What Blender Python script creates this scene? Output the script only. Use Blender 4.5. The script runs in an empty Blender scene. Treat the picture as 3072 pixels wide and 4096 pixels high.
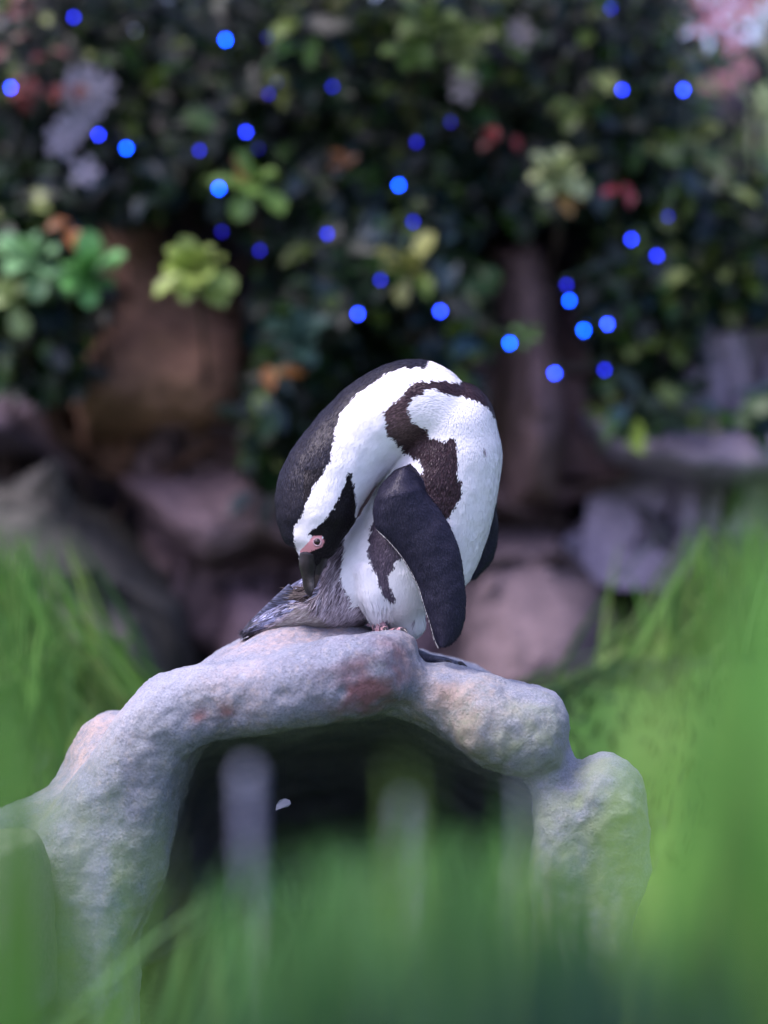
import bpy, bmesh, math, random
import numpy as np
from mathutils import Vector, Matrix, noise
from mathutils.bvhtree import BVHTree

rnd = random.Random(7)
rng = np.random.default_rng(7)
SC = bpy.context.scene
C = bpy.context.collection

# ------------------------------------------------------------------ camera, world, sun, exposure
CAM_Z, DIST = 0.75, 3.5
cd = bpy.data.cameras.new('camera')
cam = bpy.data.objects.new('camera', cd); C.objects.link(cam)
cam.location = (0, -DIST, CAM_Z); cam.rotation_euler = (math.radians(90), 0, 0)
cd.sensor_fit = 'VERTICAL'; cd.sensor_height = 36; cd.lens = 85
cd.clip_start = 0.05; cd.clip_end = 500
cd.dof.use_dof = True; cd.dof.focus_distance = DIST - 0.07; cd.dof.aperture_fstop = 1.55
SC.camera = cam

w = bpy.data.worlds.new('World'); SC.world = w; w.use_nodes = True
nt = w.node_tree; nt.nodes.clear()
sky = nt.nodes.new('ShaderNodeTexSky'); sky.sky_type = 'NISHITA'; sky.sun_disc = False
SUN_EL, SUN_AZ = 62, 245          # azimuth: clockwise from +Y; 245 = from the left, a little behind the camera
sky.sun_elevation = math.radians(SUN_EL); sky.sun_rotation = math.radians(SUN_AZ)
sky.air_density = 1.0; sky.dust_density = 3.0; sky.ozone_density = 1.5
bg = nt.nodes.new('ShaderNodeBackground'); bg.inputs[1].default_value = 0.115
wo = nt.nodes.new('ShaderNodeOutputWorld')
tint = nt.nodes.new('ShaderNodeMix'); tint.data_type = 'RGBA'; tint.blend_type = 'MULTIPLY'; tint.inputs[0].default_value = 1
tint.inputs[7].default_value = (1.06, .91, 1.13, 1)      # the thin bright overcast is cool and slightly magenta
nt.links.new(sky.outputs[0], tint.inputs[6]); nt.links.new(tint.outputs[2], bg.inputs[0]); nt.links.new(bg.outputs[0], wo.inputs[0])

sl = bpy.data.lights.new('sun', 'SUN'); sl.energy = 1.5; sl.angle = math.radians(28); sl.color = (.98, .92, 1)
sun = bpy.data.objects.new('sun', sl); C.objects.link(sun)
az, el = math.radians(SUN_AZ), math.radians(SUN_EL)
sd = Vector((math.sin(az) * math.cos(el), math.cos(az) * math.cos(el), math.sin(el)))
sun.rotation_euler = sd.to_track_quat('Z', 'Y').to_euler()

SC.view_settings.view_transform = 'Standard'; SC.view_settings.look = 'None'
SC.view_settings.gamma = 1; SC.view_settings.use_curve_mapping = False
SC.view_settings.exposure = 1.95
SC.render.engine = 'CYCLES'
SC.cycles.use_denoising = True
SC.cycles.use_adaptive_sampling = False
SC.cycles.max_bounces = 6; SC.cycles.diffuse_bounces = 3
SC.cycles.sample_clamp_indirect = 4

# ------------------------------------------------------------------ helpers
S = DIST * 36 / 85 / 4096           # metres per photo pixel at the focus plane (y = 0)
def P(u, v, y=0.0):
    k = S * (DIST + y) / DIST
    return Vector(((u - 1536) * k, y, CAM_Z + (2048 - v) * k))
F = 3072 / 1659
def D(u, v, y=0.0): return P(u * F, v * F, y)

def link(name, me, mat=None, parent=None):
    o = bpy.data.objects.new(name, me); C.objects.link(o)
    if mat is not None and not me.materials: me.materials.append(mat)
    if parent is not None: o.parent = parent
    return o
def tag(o, label=None, cat=None, group=None, kind=None):
    if label: o['label'] = label
    if cat: o['category'] = cat
    if group: o['group'] = group
    if kind: o['kind'] = kind
    return o
def empty(name, loc=(0, 0, 0)):
    o = bpy.data.objects.new(name, None); C.objects.link(o); o.location = loc
    o.empty_display_size = .05
    return o
def mesh(name, v, f):
    me = bpy.data.meshes.new(name); me.from_pydata([tuple(a) for a in v], [], f); me.update()
    return me
def smooth(me):
    me.polygons.foreach_set('use_smooth', [True] * len(me.polygons)); me.update(); return me
def flat_mesh(name, V, Fc):
    """fast mesh from numpy arrays; Fc is (n,k) with k = 3 or 4"""
    me = bpy.data.meshes.new(name)
    n, k = Fc.shape
    me.vertices.add(len(V)); me.vertices.foreach_set('co', V.astype(np.float32).ravel())
    me.loops.add(n * k); me.loops.foreach_set('vertex_index', Fc.astype(np.int32).ravel())
    me.polygons.add(n)
    me.polygons.foreach_set('loop_start', (np.arange(n) * k).astype(np.int32))
    me.polygons.foreach_set('loop_total', np.full(n, k, np.int32))
    me.update(calc_edges=True)
    return me
def set_col(me, name, cols):
    a = me.attributes.new(name, 'FLOAT_COLOR', 'POINT')
    c4 = np.ones((len(cols), 4), np.float32); c4[:, :3] = cols
    a.data.foreach_set('color', c4.ravel())
def verts_of(me):
    a = np.empty(len(me.vertices) * 3, np.float32); me.vertices.foreach_get('co', a); return a.reshape(-1, 3).astype(float)
def norms_of(me):
    a = np.empty(len(me.vertices) * 3, np.float32); me.vertices.foreach_get('normal', a); return a.reshape(-1, 3).astype(float)

def catmull(pts, n=8):
    A = np.array(pts, float); out = []
    Q = np.vstack([2 * A[0] - A[1], A, 2 * A[-1] - A[-2]])
    for i in range(1, len(Q) - 2):
        p0, p1, p2, p3 = Q[i - 1:i + 3]
        for t in np.arange(n) / n:
            out.append(.5 * (2 * p1 + (p2 - p0) * t + (2 * p0 - 5 * p1 + 4 * p2 - p3) * t * t + (3 * p1 - p0 - 3 * p2 + p3) * t ** 3))
    out.append(A[-1]); return np.array(out)

def loft(rows, n=8, seg=28, caps=True, side=(0, 1, 0), sq=1.0, twist=None):
    """rows: (x,y,z,r_in_plane,r_depth) world; returns verts, faces of a closed tapered tube"""
    R = catmull(rows, n)
    Cn = R[:, :3]; T = np.gradient(Cn, axis=0); T /= np.linalg.norm(T, axis=1)[:, None] + 1e-12
    V, Fc = [], []
    sd_ = np.array(side, float)
    rings = []
    def ring(c, t, ra, rb):
        d = sd_ - t * np.dot(sd_, t); d /= np.linalg.norm(d) + 1e-12
        nn = np.cross(t, d)
        th = np.linspace(0, 2 * math.pi, seg, endpoint=False)
        cs, sn = np.cos(th), np.sin(th)
        if sq != 1.0:
            cs = np.sign(cs) * np.abs(cs) ** sq; sn = np.sign(sn) * np.abs(sn) ** sq
        return c + np.outer(cs, nn) * ra + np.outer(sn, d) * rb
    def cap(c, t, ra, rb, sgn):
        rs = []
        for a in (75, 55, 35, 15):
            q = math.radians(a)
            rs.append(ring(c + t * sgn * math.sin(q) * min(ra, rb) * caps, t, ra * math.cos(q), rb * math.cos(q)))
        return rs
    ra, rb = np.maximum(R[:, 3], 1e-4), np.maximum(R[:, 4], 1e-4)
    if caps: rings += cap(Cn[0], T[0], ra[0], rb[0], -1)
    for i in range(len(R)): rings.append(ring(Cn[i], T[i], ra[i], rb[i]))
    if caps: rings += cap(Cn[-1], T[-1], ra[-1], rb[-1], 1)[::-1]
    for r in rings: V.extend(r)
    m = len(rings)
    for i in range(m - 1):
        for j in range(seg):
            a, b = i * seg + j, i * seg + (j + 1) % seg
            Fc.append((a, b, b + seg, a + seg))
    Fc.append(tuple(range(seg))[::-1]); Fc.append(tuple(range((m - 1) * seg, m * seg)))
    return V, Fc
def lrow(u, v, y, r, ry): p = P(u, v, y); return (p.x, p.y, p.z, r * S * (DIST + y) / DIST, ry)
def drow(u, v, y, r, ry): return lrow(u * F, v * F, y, r * F, ry)

def join_geo(parts):
    V, Fc = [], []
    for v, f in parts:
        o = len(V); V.extend([tuple(q) for q in v]); Fc.extend([tuple(i + o for i in q) for q in f])
    return V, Fc
def fix_normals(me):
    bm = bmesh.new(); bm.from_mesh(me); bmesh.ops.recalc_face_normals(bm, faces=bm.faces); bm.to_mesh(me); bm.free(); return me
def baked(me, mods):
    """apply modifiers (list of (type, dict)) to a mesh and return the result"""
    o = bpy.data.objects.new('tmp', me); C.objects.link(o)
    for ty, kw in mods:
        m = o.modifiers.new(ty, ty)
        for k, v in kw.items(): setattr(m, k, v)
    dg = bpy.context.evaluated_depsgraph_get()
    r = bpy.data.meshes.new_from_object(o.evaluated_get(dg), depsgraph=dg)
    bpy.data.objects.remove(o)
    return r
def voxel(parts, vox, it=4, fac=.6):
    V, Fc = join_geo(parts); me = fix_normals(mesh('m', V, Fc))
    return baked(me, [('REMESH', dict(mode='VOXEL', voxel_size=vox, use_smooth_shade=True)),
                      ('SMOOTH', dict(factor=fac, iterations=it))])
def ellipsoid(c, r, seg=24, rings=14):
    V, Fc = [], []
    for i in range(1, rings):
        ph = math.pi * i / rings
        for j in range(seg):
            th = 2 * math.pi * j / seg
            V.append((c[0] + r[0] * math.sin(ph) * math.cos(th), c[1] + r[1] * math.sin(ph) * math.sin(th), c[2] + r[2] * math.cos(ph)))
    for i in range(rings - 2):
        for j in range(seg):
            a, b = i * seg + j, i * seg + (j + 1) % seg
            Fc.append((a, a + seg, b + seg, b))
    V.append((c[0], c[1], c[2] + r[2])); V.append((c[0], c[1], c[2] - r[2]))
    t, bt = len(V) - 2, len(V) - 1
    for j in range(seg):
        Fc.append((j, (j + 1) % seg, t)); k = (rings - 2) * seg
        Fc.append((k + (j + 1) % seg, k + j, bt))
    return V, Fc

def fbm(X, scale, octs=3, seed=0.0):
    """python noise, one value per row"""
    out = np.zeros(len(X))
    for i, p in enumerate(X):
        v = Vector((p[0] * scale + seed, p[1] * scale - seed, p[2] * scale + 3.1 * seed))
        out[i] = noise.fractal(v, .9, 2.1, octs)
    return out
def displace(me, terms):
    V = verts_of(me); N = norms_of(me); d = np.zeros(len(V))
    for sc, amp, oc, sd_, mode in terms:
        if mode == 'crack':
            for i, p in enumerate(V):
                q = Vector((p[0] * sc + sd_, p[1] * sc * .6, p[2] * sc + .35 * noise.noise(Vector(p) * 4)))
                dd, _ = noise.voronoi(q); e = dd[1] - dd[0]
                d[i] += amp * (min(e, .35) / .35 - 1) - amp * .6 * dd[0]
            continue
        n = fbm(V, sc, oc, sd_)
        if mode == 'ridge': n = -np.abs(n) + .3
        d += n * amp
    V += N * d[:, None]
    me.vertices.foreach_set('co', V.astype(np.float32).ravel()); me.update(); return me

# ------------------------------------------------------------------ materials
def mat(name, rough=.7, spec=.5):
    m = bpy.data.materials.new(name); m.use_nodes = True
    b = m.node_tree.nodes['Principled BSDF']
    b.inputs['Roughness'].default_value = rough; b.inputs['Specular IOR Level'].default_value = spec
    return m, m.node_tree, b
def N(nt, ty, **kw):
    n = nt.nodes.new(ty)
    for k, v in kw.items(): setattr(n, k, v)
    return n
def ramp(nt, fac, stops):
    r = N(nt, 'ShaderNodeValToRGB'); e = r.color_ramp.elements
    while len(e) < len(stops): e.new(.5)
    for i, (p, c) in enumerate(stops):
        e[i].position = p; e[i].color = (*c, 1) if len(c) == 3 else c
    nt.links.new(fac, r.inputs[0]); return r.outputs[0]
def tnoise(nt, scale, detail=4, rough=.55, coord=None, dist=0):
    t = N(nt, 'ShaderNodeTexNoise'); t.inputs['Scale'].default_value = scale; t.inputs['Detail'].default_value = detail
    t.inputs['Roughness'].default_value = rough; t.inputs['Distortion'].default_value = dist
    if coord is not None: nt.links.new(coord, t.inputs['Vector'])
    return t.outputs['Fac']
def mixc(nt, fac, a, b, mode='MIX'):
    m = N(nt, 'ShaderNodeMix', data_type='RGBA', blend_type=mode)
    for s, x in ((0, fac), (6, a), (7, b)):
        if isinstance(x, (int, float)): m.inputs[s].default_value = x
        elif isinstance(x, tuple): m.inputs[s].default_value = (*x, 1)
        else: nt.links.new(x, m.inputs[s])
    return m.outputs[2]
def bump(nt, b, h, strength, dist, prev=None):
    n = N(nt, 'ShaderNodeBump'); n.inputs['Strength'].default_value = strength; n.inputs['Distance'].default_value = dist
    nt.links.new(h, n.inputs['Height'])
    if prev is not None: nt.links.new(prev, n.inputs['Normal'])
    nt.links.new(n.outputs[0], b.inputs['Normal']); return n.outputs[0]
def objco(nt): return N(nt, 'ShaderNodeTexCoord').outputs['Object']

def rock_mat(name, c1, c2, c3, speck=(.5, .4, .33), stain=False, scale=1.0, bumpd=.004):
    m, nt, b = mat(name, .78, .35)
    co = objco(nt)
    n1 = tnoise(nt, 5 * scale, 6, .6, co, .6)
    col = ramp(nt, n1, [(.32, c1), (.5, c2), (.7, c3)])
    n2 = tnoise(nt, 90 * scale, 5, .7, co)
    col = mixc(nt, ramp(nt, n2, [(.52, (0, 0, 0)), (.72, (.8, .8, .8))]), col, speck)
    n3 = tnoise(nt, 330 * scale, 3, .7, co)
    col = mixc(nt, 1.0, col, ramp(nt, n3, [(.32, (.62, .62, .64)), (.5, (1, 1, 1)), (.70, (1.3, 1.27, 1.25))]), 'MULTIPLY')
    if stain:
        a = N(nt, 'ShaderNodeAttribute', attribute_name='stain')
        col = mixc(nt, a.outputs['Fac'], col, (.23, .11, .12))
        a2 = N(nt, 'ShaderNodeAttribute', attribute_name='algae')
        col = mixc(nt, a2.outputs['Fac'], col, (.22, .27, .18))
        a3 = N(nt, 'ShaderNodeAttribute', attribute_name='warm')
        wn = N(nt, 'ShaderNodeMath', operation='MULTIPLY')
        nt.links.new(a3.outputs['Fac'], wn.inputs[0]); nt.links.new(ramp(nt, n2, [(.35, (.2, .2, .2)), (.6, (1, 1, 1))]), wn.inputs[1])
        col = mixc(nt, wn.outputs[0], col, (.50, .38, .34))
    nt.links.new(col, b.inputs['Base Color'])
    h1 = tnoise(nt, 75 * scale, 9, .78, co, .5); p = bump(nt, b, h1, 1.0, bumpd)
    h2 = tnoise(nt, 240 * scale, 4, .7, co); bump(nt, b, h2, 1.0, bumpd * .45, p)
    return m

M_rock = rock_mat('pale granite like rock', (.145, .168, .22), (.24, .268, .335), (.345, .37, .43), speck=(.38, .37, .36), stain=True, bumpd=.0075)
M_cave = rock_mat('dark cave rock', (.03, .03, .035), (.045, .04, .045), (.06, .05, .06))
M_bggrey = rock_mat('purple grey rock', (.055, .048, .075), (.11, .095, .14), (.17, .15, .20), (.15, .14, .15), scale=.6)
M_mossy = rock_mat('mossy grey rock', (.17, .22, .15), (.25, .29, .22), (.33, .36, .31), (.36, .36, .32))

def attr_mat(name, rough=.5, spec=.5, trans=0.0, sheen=0.0, attr='Col'):
    m, nt, b = mat(name, rough, spec)
    a = N(nt, 'ShaderNodeAttribute', attribute_name=attr)
    nt.links.new(a.outputs['Color'], b.inputs['Base Color'])
    if trans:
        tr = N(nt, 'ShaderNodeBsdfTranslucent'); nt.links.new(a.outputs['Color'], tr.inputs['Color'])
        mx = N(nt, 'ShaderNodeMixShader'); mx.inputs[0].default_value = trans
        out = nt.nodes['Material Output']
        nt.links.new(b.outputs[0], mx.inputs[1]); nt.links.new(tr.outputs[0], mx.inputs[2]); nt.links.new(mx.outputs[0], out.inputs[0])
    return m
M_feather = attr_mat('feathers', .48, .25)
M_skin = attr_mat('plumage under feathers', .8, .2)
M_leaf = attr_mat('waxy leaves', .42, .38, .2)
M_grass = attr_mat('grass blades', .6, .3, .35)
def plain(name, c, rough=.6, spec=.5, c2=None, sc=30, bd=0):
    m, nt, b = mat(name, rough, spec)
    co = objco(nt)
    n = tnoise(nt, sc, 4, .6, co)
    nt.links.new(ramp(nt, n, [(.35, c), (.65, c2 or tuple(x * 1.5 for x in c))]), b.inputs['Base Color'])
    if bd: bump(nt, b, n, .8, bd)
    return m

# ------------------------------------------------------------------ ground
def ground():
    n = 120; X = np.linspace(-1, 1, n); X = np.sign(X) * np.abs(X) ** 2.2 * 60
    V = np.array([(x, y, 0) for y in X for x in X])
    near = np.exp(-(V[:, 0] ** 2 + V[:, 1] ** 2) / 200)
    V[:, 2] = fbm(V, .6, 3, 2) * .05 * near - .01
    i = np.arange(n - 1); a = (i[:, None] * n + i).ravel()
    me = smooth(flat_mesh('ground', V, np.stack([a, a + 1, a + n + 1, a + n], 1)))
    m, nt, b = mat('soil and short turf', .95, .1); co = objco(nt)
    n1 = tnoise(nt, 1.3, 5, .6, co); n2 = tnoise(nt, 40, 5, .7, co)
    col = ramp(nt, n1, [(.35, (.05, .10, .03)), (.55, (.07, .13, .04)), (.7, (.09, .08, .05))])
    col = mixc(nt, ramp(nt, n2, [(.4, (0, 0, 0)), (.7, (.5, .5, .5))]), col, (.03, .06, .02))
    nt.links.new(col, b.inputs['Base Color']); bump(nt, b, n2, 1, .02)
    tag(link('ground', me, m), kind='structure')
ground()

# ------------------------------------------------------------------ the near rock arch with its cave
def near_rock():
    A = []
    # long arm: left foot, up and over to the rounded nose under the penguin
    A.append(loft([drow(100, 2330, .0, 245, .26), drow(135, 2120, -.02, 212, .22), drow(190, 1930, -.03, 172, .17), drow(255, 1780, -.04, 138, .14),
                   drow(305, 1660, -.06, 105, .12), drow(355, 1560, -.08, 88, .11), drow(430, 1522, -.09, 80, .10), drow(560, 1502, -.09, 74, .10),
                   drow(690, 1473, -.10, 82, .10), drow(775, 1455, -.10, 90, .10), drow(832, 1440, -.11, 78, .08)], sq=.66, caps=.9))
    A.append(loft([drow(470, 1500, .03, 66, .12), drow(560, 1452, .04, 80, .13), drow(680, 1428, .05, 84, .13), drow(790, 1440, .05, 80, .13), drow(850, 1480, .05, 70, .13)], sq=.9))
    # right slab and leg
    A.append(loft([drow(860, 1500, .0, 62, .09), drow(930, 1502, -.01, 74, .11), drow(1020, 1535, -.03, 84, .12), drow(1110, 1572, -.05, 90, .12), drow(1175, 1578, -.05, 80, .10)], sq=.68, caps=.6))
    A.append(loft([drow(1170, 1600, -.02, 52, .11), drow(1190, 1700, -.02, 56, .12), drow(1215, 1810, -.03, 92, .14), drow(1245, 1930, -.03, 110, .16), drow(1250, 2080, -.02, 130, .2), drow(1250, 2300, .0, 160, .22)], sq=.85))
    A.append(loft([drow(1312, 1712, -.08, 84, .09), drow(1318, 1750, -.08, 92, .10), drow(1305, 1850, -.05, 92, .12), drow(1290, 1960, -.02, 98, .12)], sq=.85))
    # left back boulder, low shoulder
    A.append(loft([drow(245, 1620, .06, 78, .12), drow(205, 1700, .07, 74, .12), drow(160, 1800, .07, 90, .12)], sq=.85))
    A.append(loft([drow(150, 1775, .02, 74, .10), drow(80, 1805, .02, 84, .12), drow(10, 1860, .02, 100, .13), drow(0, 2000, .02, 120, .13)], sq=.85))
    # the body of the mound behind, roof of the cave
    A.append(ellipsoid((-.12, .78, .14), (.43, .80, .35)))
    A.append(ellipsoid((.0, .72, .08), (.36, .78, .34)))
    A.append(ellipsoid(D(480, 1645, .25), (.15, .25, .10)))
    A.append(ellipsoid(D(1085, 1710, .22), (.09, .24, .10)))
    A.append(ellipsoid((-.02, .17, .40), (.25, .19, .145)))
    V, Fc = join_geo(A)
    base = baked(fix_normals(mesh('m', V, Fc)), [('REMESH', dict(mode='VOXEL', voxel_size=.012)), ('SMOOTH', dict(factor=.5, iterations=2))])
    hole = [(280, 2500), (300, 2010), (350, 1890), (392, 1770), (425, 1650), (450, 1612), (560, 1585), (700, 1562), (800, 1548), (850, 1545), (900, 1572), (1000, 1628), (1080, 1668), (1150, 1700), (1165, 1780), (1150, 1900), (1140, 2500)]
    V, Fc = [], []; k = len(hole)
    for y, sc, dz in ((-.5, 1.0, 0), (-.06, 1.0, 0), (.0, 1.04, -8), (.5, 1.07, 60), (1.15, .7, 260)):
        for (u, v) in hole: V.append(D(750 + (u - 750) * sc, max(v, 1547) + dz if v < 2400 else v, y))
    for i in range(4):
        for j in range(k): Fc.append((i * k + j, i * k + (j + 1) % k, (i + 1) * k + (j + 1) % k, (i + 1) * k + j))
    Fc += [tuple(range(k))[::-1], tuple(range(4 * k, 5 * k))]
    cut = voxel([(V, Fc)], .010, 5)
    co = link('cut', cut)
    r = baked(base, [('BOOLEAN', dict(operation='DIFFERENCE', object=co, solver='EXACT')),
                     ('REMESH', dict(mode='VOXEL', voxel_size=.0052, use_smooth_shade=True)),
                     ('SMOOTH', dict(factor=.6, iterations=5))])
    bpy.data.objects.remove(co)
    bm = bmesh.new(); bm.from_mesh(r)
    left, best = set(bm.verts), []
    while left:
        q = [left.pop()]; isl = list(q)
        while q:
            for e in q.pop().link_edges:
                for x in e.verts:
                    if x in left: left.discard(x); q.append(x); isl.append(x)
        if len(isl) > len(best): best = isl
    bs = set(best); bmesh.ops.delete(bm, geom=[x for x in bm.verts if x not in bs], context='VERTS'); bm.to_mesh(r); bm.free(); r.update()
    displace(r, [(5.0, .020, 2, 1.7, 'ridge'), (12, .0070, 3, 4.2, 'ridge'), (34, .0026, 3, 2.2, 'ridge'), (90, .0010, 2, 9.1, '')])
    V = verts_of(r)
    def blob(pts):
        a = np.zeros(len(V))
        for u, v, y, rad, s in pts:
            d2 = ((V - np.array(D(u, v, y))) ** 2).sum(1); a = np.maximum(a, s * np.exp(-d2 / (rad * rad)))
        return a
    nn = fbm(V, 30, 3, 5)
    for nm, pts, k in (('stain', [(800, 1500, -.18, .055, .75), (850, 1450, -.17, .040, .6), (760, 1530, -.17, .03, .5), (960, 1500, -.14, .025, .6), (430, 1550, -.18, .012, .8), (490, 1540, -.18, .012, .8), (1000, 1590, -.15, .03, .4)], .8),
                       ('algae', [(1130, 1640, -.15, .09, .8), (1000, 1560, -.15, .07, .55), (1300, 1780, -.15, .12, .75), (1240, 1900, -.15, .15, .8), (230, 1950, -.15, .16, .6), (120, 1800, -.1, .08, .55), (200, 2150, -.2, .25, .75), (330, 1620, -.18, .05, .3)], .5),
                       ('warm', [(600, 1380, .0, .07, .8), (700, 1360, .0, .06, .6), (200, 1620, .0, .07, .8), (520, 1480, -.15, .06, .35), (280, 1600, -.1, .06, .45), (980, 1500, -.15, .07, .4), (870, 1400, -.1, .03, .5)], .6)):
        a = np.clip(blob(pts) * (1 + k * nn * 2), 0, 1)
        at = r.attributes.new(nm, 'FLOAT', 'POINT'); at.data.foreach_set('value', a.astype(np.float32))
    smooth(r)
    return r
rk = near_rock()
arch = link('rock_arch', rk, M_rock)
tag(arch, 'pale lavender grey rock arch over a dark hollow with the penguin on top', 'rock')
rock_bvh = BVHTree.FromPolygons([v.co for v in rk.vertices], [tuple(p.vertices) for p in rk.polygons])
def drop(x, y, z0=2.0):
    h = rock_bvh.ray_cast(Vector((x, y, z0)), Vector((0, 0, -1)))
    return h[0].z if h[0] else 0.0

def boulder(name_label, rows, m, vox=.02, amp=(.05, .02), sq=.85, seed=1.0):
    me = voxel([loft(r, sq=sq, caps=.35) for r in rows], vox, 3)
    displace(me, [(1.3, amp[0] * 1.2, 2, seed + 6, ''), (2.6, amp[0], 2, seed, 'ridge'), (7, amp[1], 3, seed + 3, 'ridge')])
    o = link('boulder', smooth(me), m); tag(o, name_label, 'boulder'); return o
boulder('mossy grey boulder at the left edge beside the foot of the rock arch', [[drow(-10, 1820, -.30, 100, .12), drow(-5, 1930, -.30, 118, .14), drow(-20, 2150, -.30, 130, .16)]], M_mossy, .012, (.02, .008), seed=8)

# ------------------------------------------------------------------ the penguin
def inpoly(u, v, poly):
    poly = np.array(poly, float); c = np.zeros(len(u), bool); j = len(poly) - 1
    for i in range(len(poly)):
        xi, yi = poly[i]; xj, yj = poly[j]
        t = ((yi > v) != (yj > v)) & (u < (xj - xi) * (v - yi) / (yj - yi + 1e-12) + xi)
        c ^= t; j = i
    return c
NAPE = [(1740, 1380), (1702, 1467), (1680, 1476), (1615, 1477), (1546, 1494), (1505, 1522), (1442, 1564), (1401, 1609), (1366, 1650), (1352, 1692), (1335, 1747), (1324, 1831), (1297, 1893),
        (1248, 1962), (1220, 2025), (1206, 2073), (1179, 2104), (1175, 2140), (1177, 2170), (1193, 2215), (1206, 2236), (1180, 2300), (1000, 2300), (1000, 1380)]
FACE = [(1386, 1888), (1379, 1917), (1368, 1962), (1349, 1999), (1327, 2041), (1304, 2074), (1282, 2097), (1248, 2123), (1226, 2140), (1256, 2149), (1293, 2150), (1296, 2170), (1274, 2186), (1256, 2198),
        (1233, 2214), (1248, 2224), (1237, 2239), (1211, 2236), (1180, 2320), (1250, 2420), (1420, 2420), (1440, 2150), (1418, 2059), (1426, 2029), (1420, 1999), (1414, 1955), (1405, 1921), (1394, 1888)]
PINK = [(1198, 2203), (1222, 2180), (1254, 2143), (1284, 2143), (1301, 2168), (1288, 2187), (1258, 2201), (1236, 2212), (1248, 2220), (1252, 2231), (1237, 2244), (1212, 2240), (1201, 2222)]
BAND = [(2030, 1660), (2025, 1625), (1960, 1535), (1879, 1520), (1816, 1529), (1747, 1519), (1706, 1529), (1650, 1529), (1622, 1560), (1595, 1595), (1560, 1623), (1529, 1650), (1539, 1692), (1536, 1734), (1560, 1768),
        (1595, 1796), (1615, 1824), (1643, 1820), (1678, 1838), (1702, 1879), (1685, 1907), (1700, 1990), (1740, 2060), (1782, 2073), (1810, 2052), (1823, 2011), (1851, 1997), (1844, 1941), (1830, 1886), (1830, 1824),
        (1820, 1747), (1768, 1761), (1719, 1747), (1692, 1713), (1643, 1692), (1626, 1636), (1650, 1595), (1699, 1560), (1747, 1557), (1796, 1578), (1872, 1591), (1920, 1609), (1975, 1660)]
FLANK = [(1500, 2060), (1491, 2090), (1477, 2152), (1470, 2201), (1491, 2263), (1511, 2319), (1532, 2374), (1553, 2416), (1574, 2416), (1584, 2388), (1560, 2354), (1553, 2312), (1567, 2277), (1602, 2236), (1640, 2200), (1560, 2060)]
GREY = [(1385, 2120), (1373, 2201), (1366, 2277), (1373, 2347), (1407, 2402), (1456, 2444), (1478, 2490), (1478, 2650), (900, 2650), (900, 2200), (1300, 2050)]
PALE = [(1215, 2412), (1170, 2440), (1158, 2468), (1089, 2505), (1060, 2545), (1100, 2600), (1380, 2600), (1320, 2476), (1262, 2440)]
HOLLOW_SHADE = [(1178, 2340), (1262, 2330), (1266, 2392), (1225, 2408), (1186, 2398), (1165, 2372)]  # shade of a hollow behind the beak, painted as dark feather colour

torso_rows = [lrow(1800, 1655, .02, 120, .055), lrow(1798, 1720, .02, 188, .075), lrow(1795, 1790, .02, 214, .086), lrow(1780, 1880, .02, 222, .090), lrow(1745, 2000, .02, 236, .094), lrow(1695, 2120, .02, 250, .095),
              lrow(1640, 2240, .02, 250, .092), lrow(1610, 2350, .02, 205, .080), lrow(1615, 2440, .02, 140, .062), lrow(1632, 2490, .02, 72, .04)]
neck_rows = [lrow(1790, 1700, .02, 165, .075), lrow(1660, 1640, .01, 203, .080), lrow(1512, 1688, .0, 185, .074), lrow(1384, 1808, -.015, 178, .066), lrow(1288, 1945, -.035, 176, .056), lrow(1262, 2050, -.05, 163, .047), lrow(1254, 2125, -.056, 136, .038),
             lrow(1256, 2188, -.060, 96, .029), lrow(1248, 2228, -.062, 56, .018)]
rump_rows = [lrow(1560, 2210, .02, 190, .075), lrow(1420, 2330, .02, 165, .068), lrow(1290, 2400, .02, 122, .055), lrow(1190, 2436, .02, 88, .043), lrow(1110, 2468, .02, 58, .034), lrow(1040, 2500, .02, 34, .026), lrow(992, 2526, .02, 13, .016)]
thigh_rows = [lrow(1470, 2300, -.012, 90, .045), lrow(1500, 2390, -.020, 78, .042), lrow(1515, 2455, -.022, 46, .030)]

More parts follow.
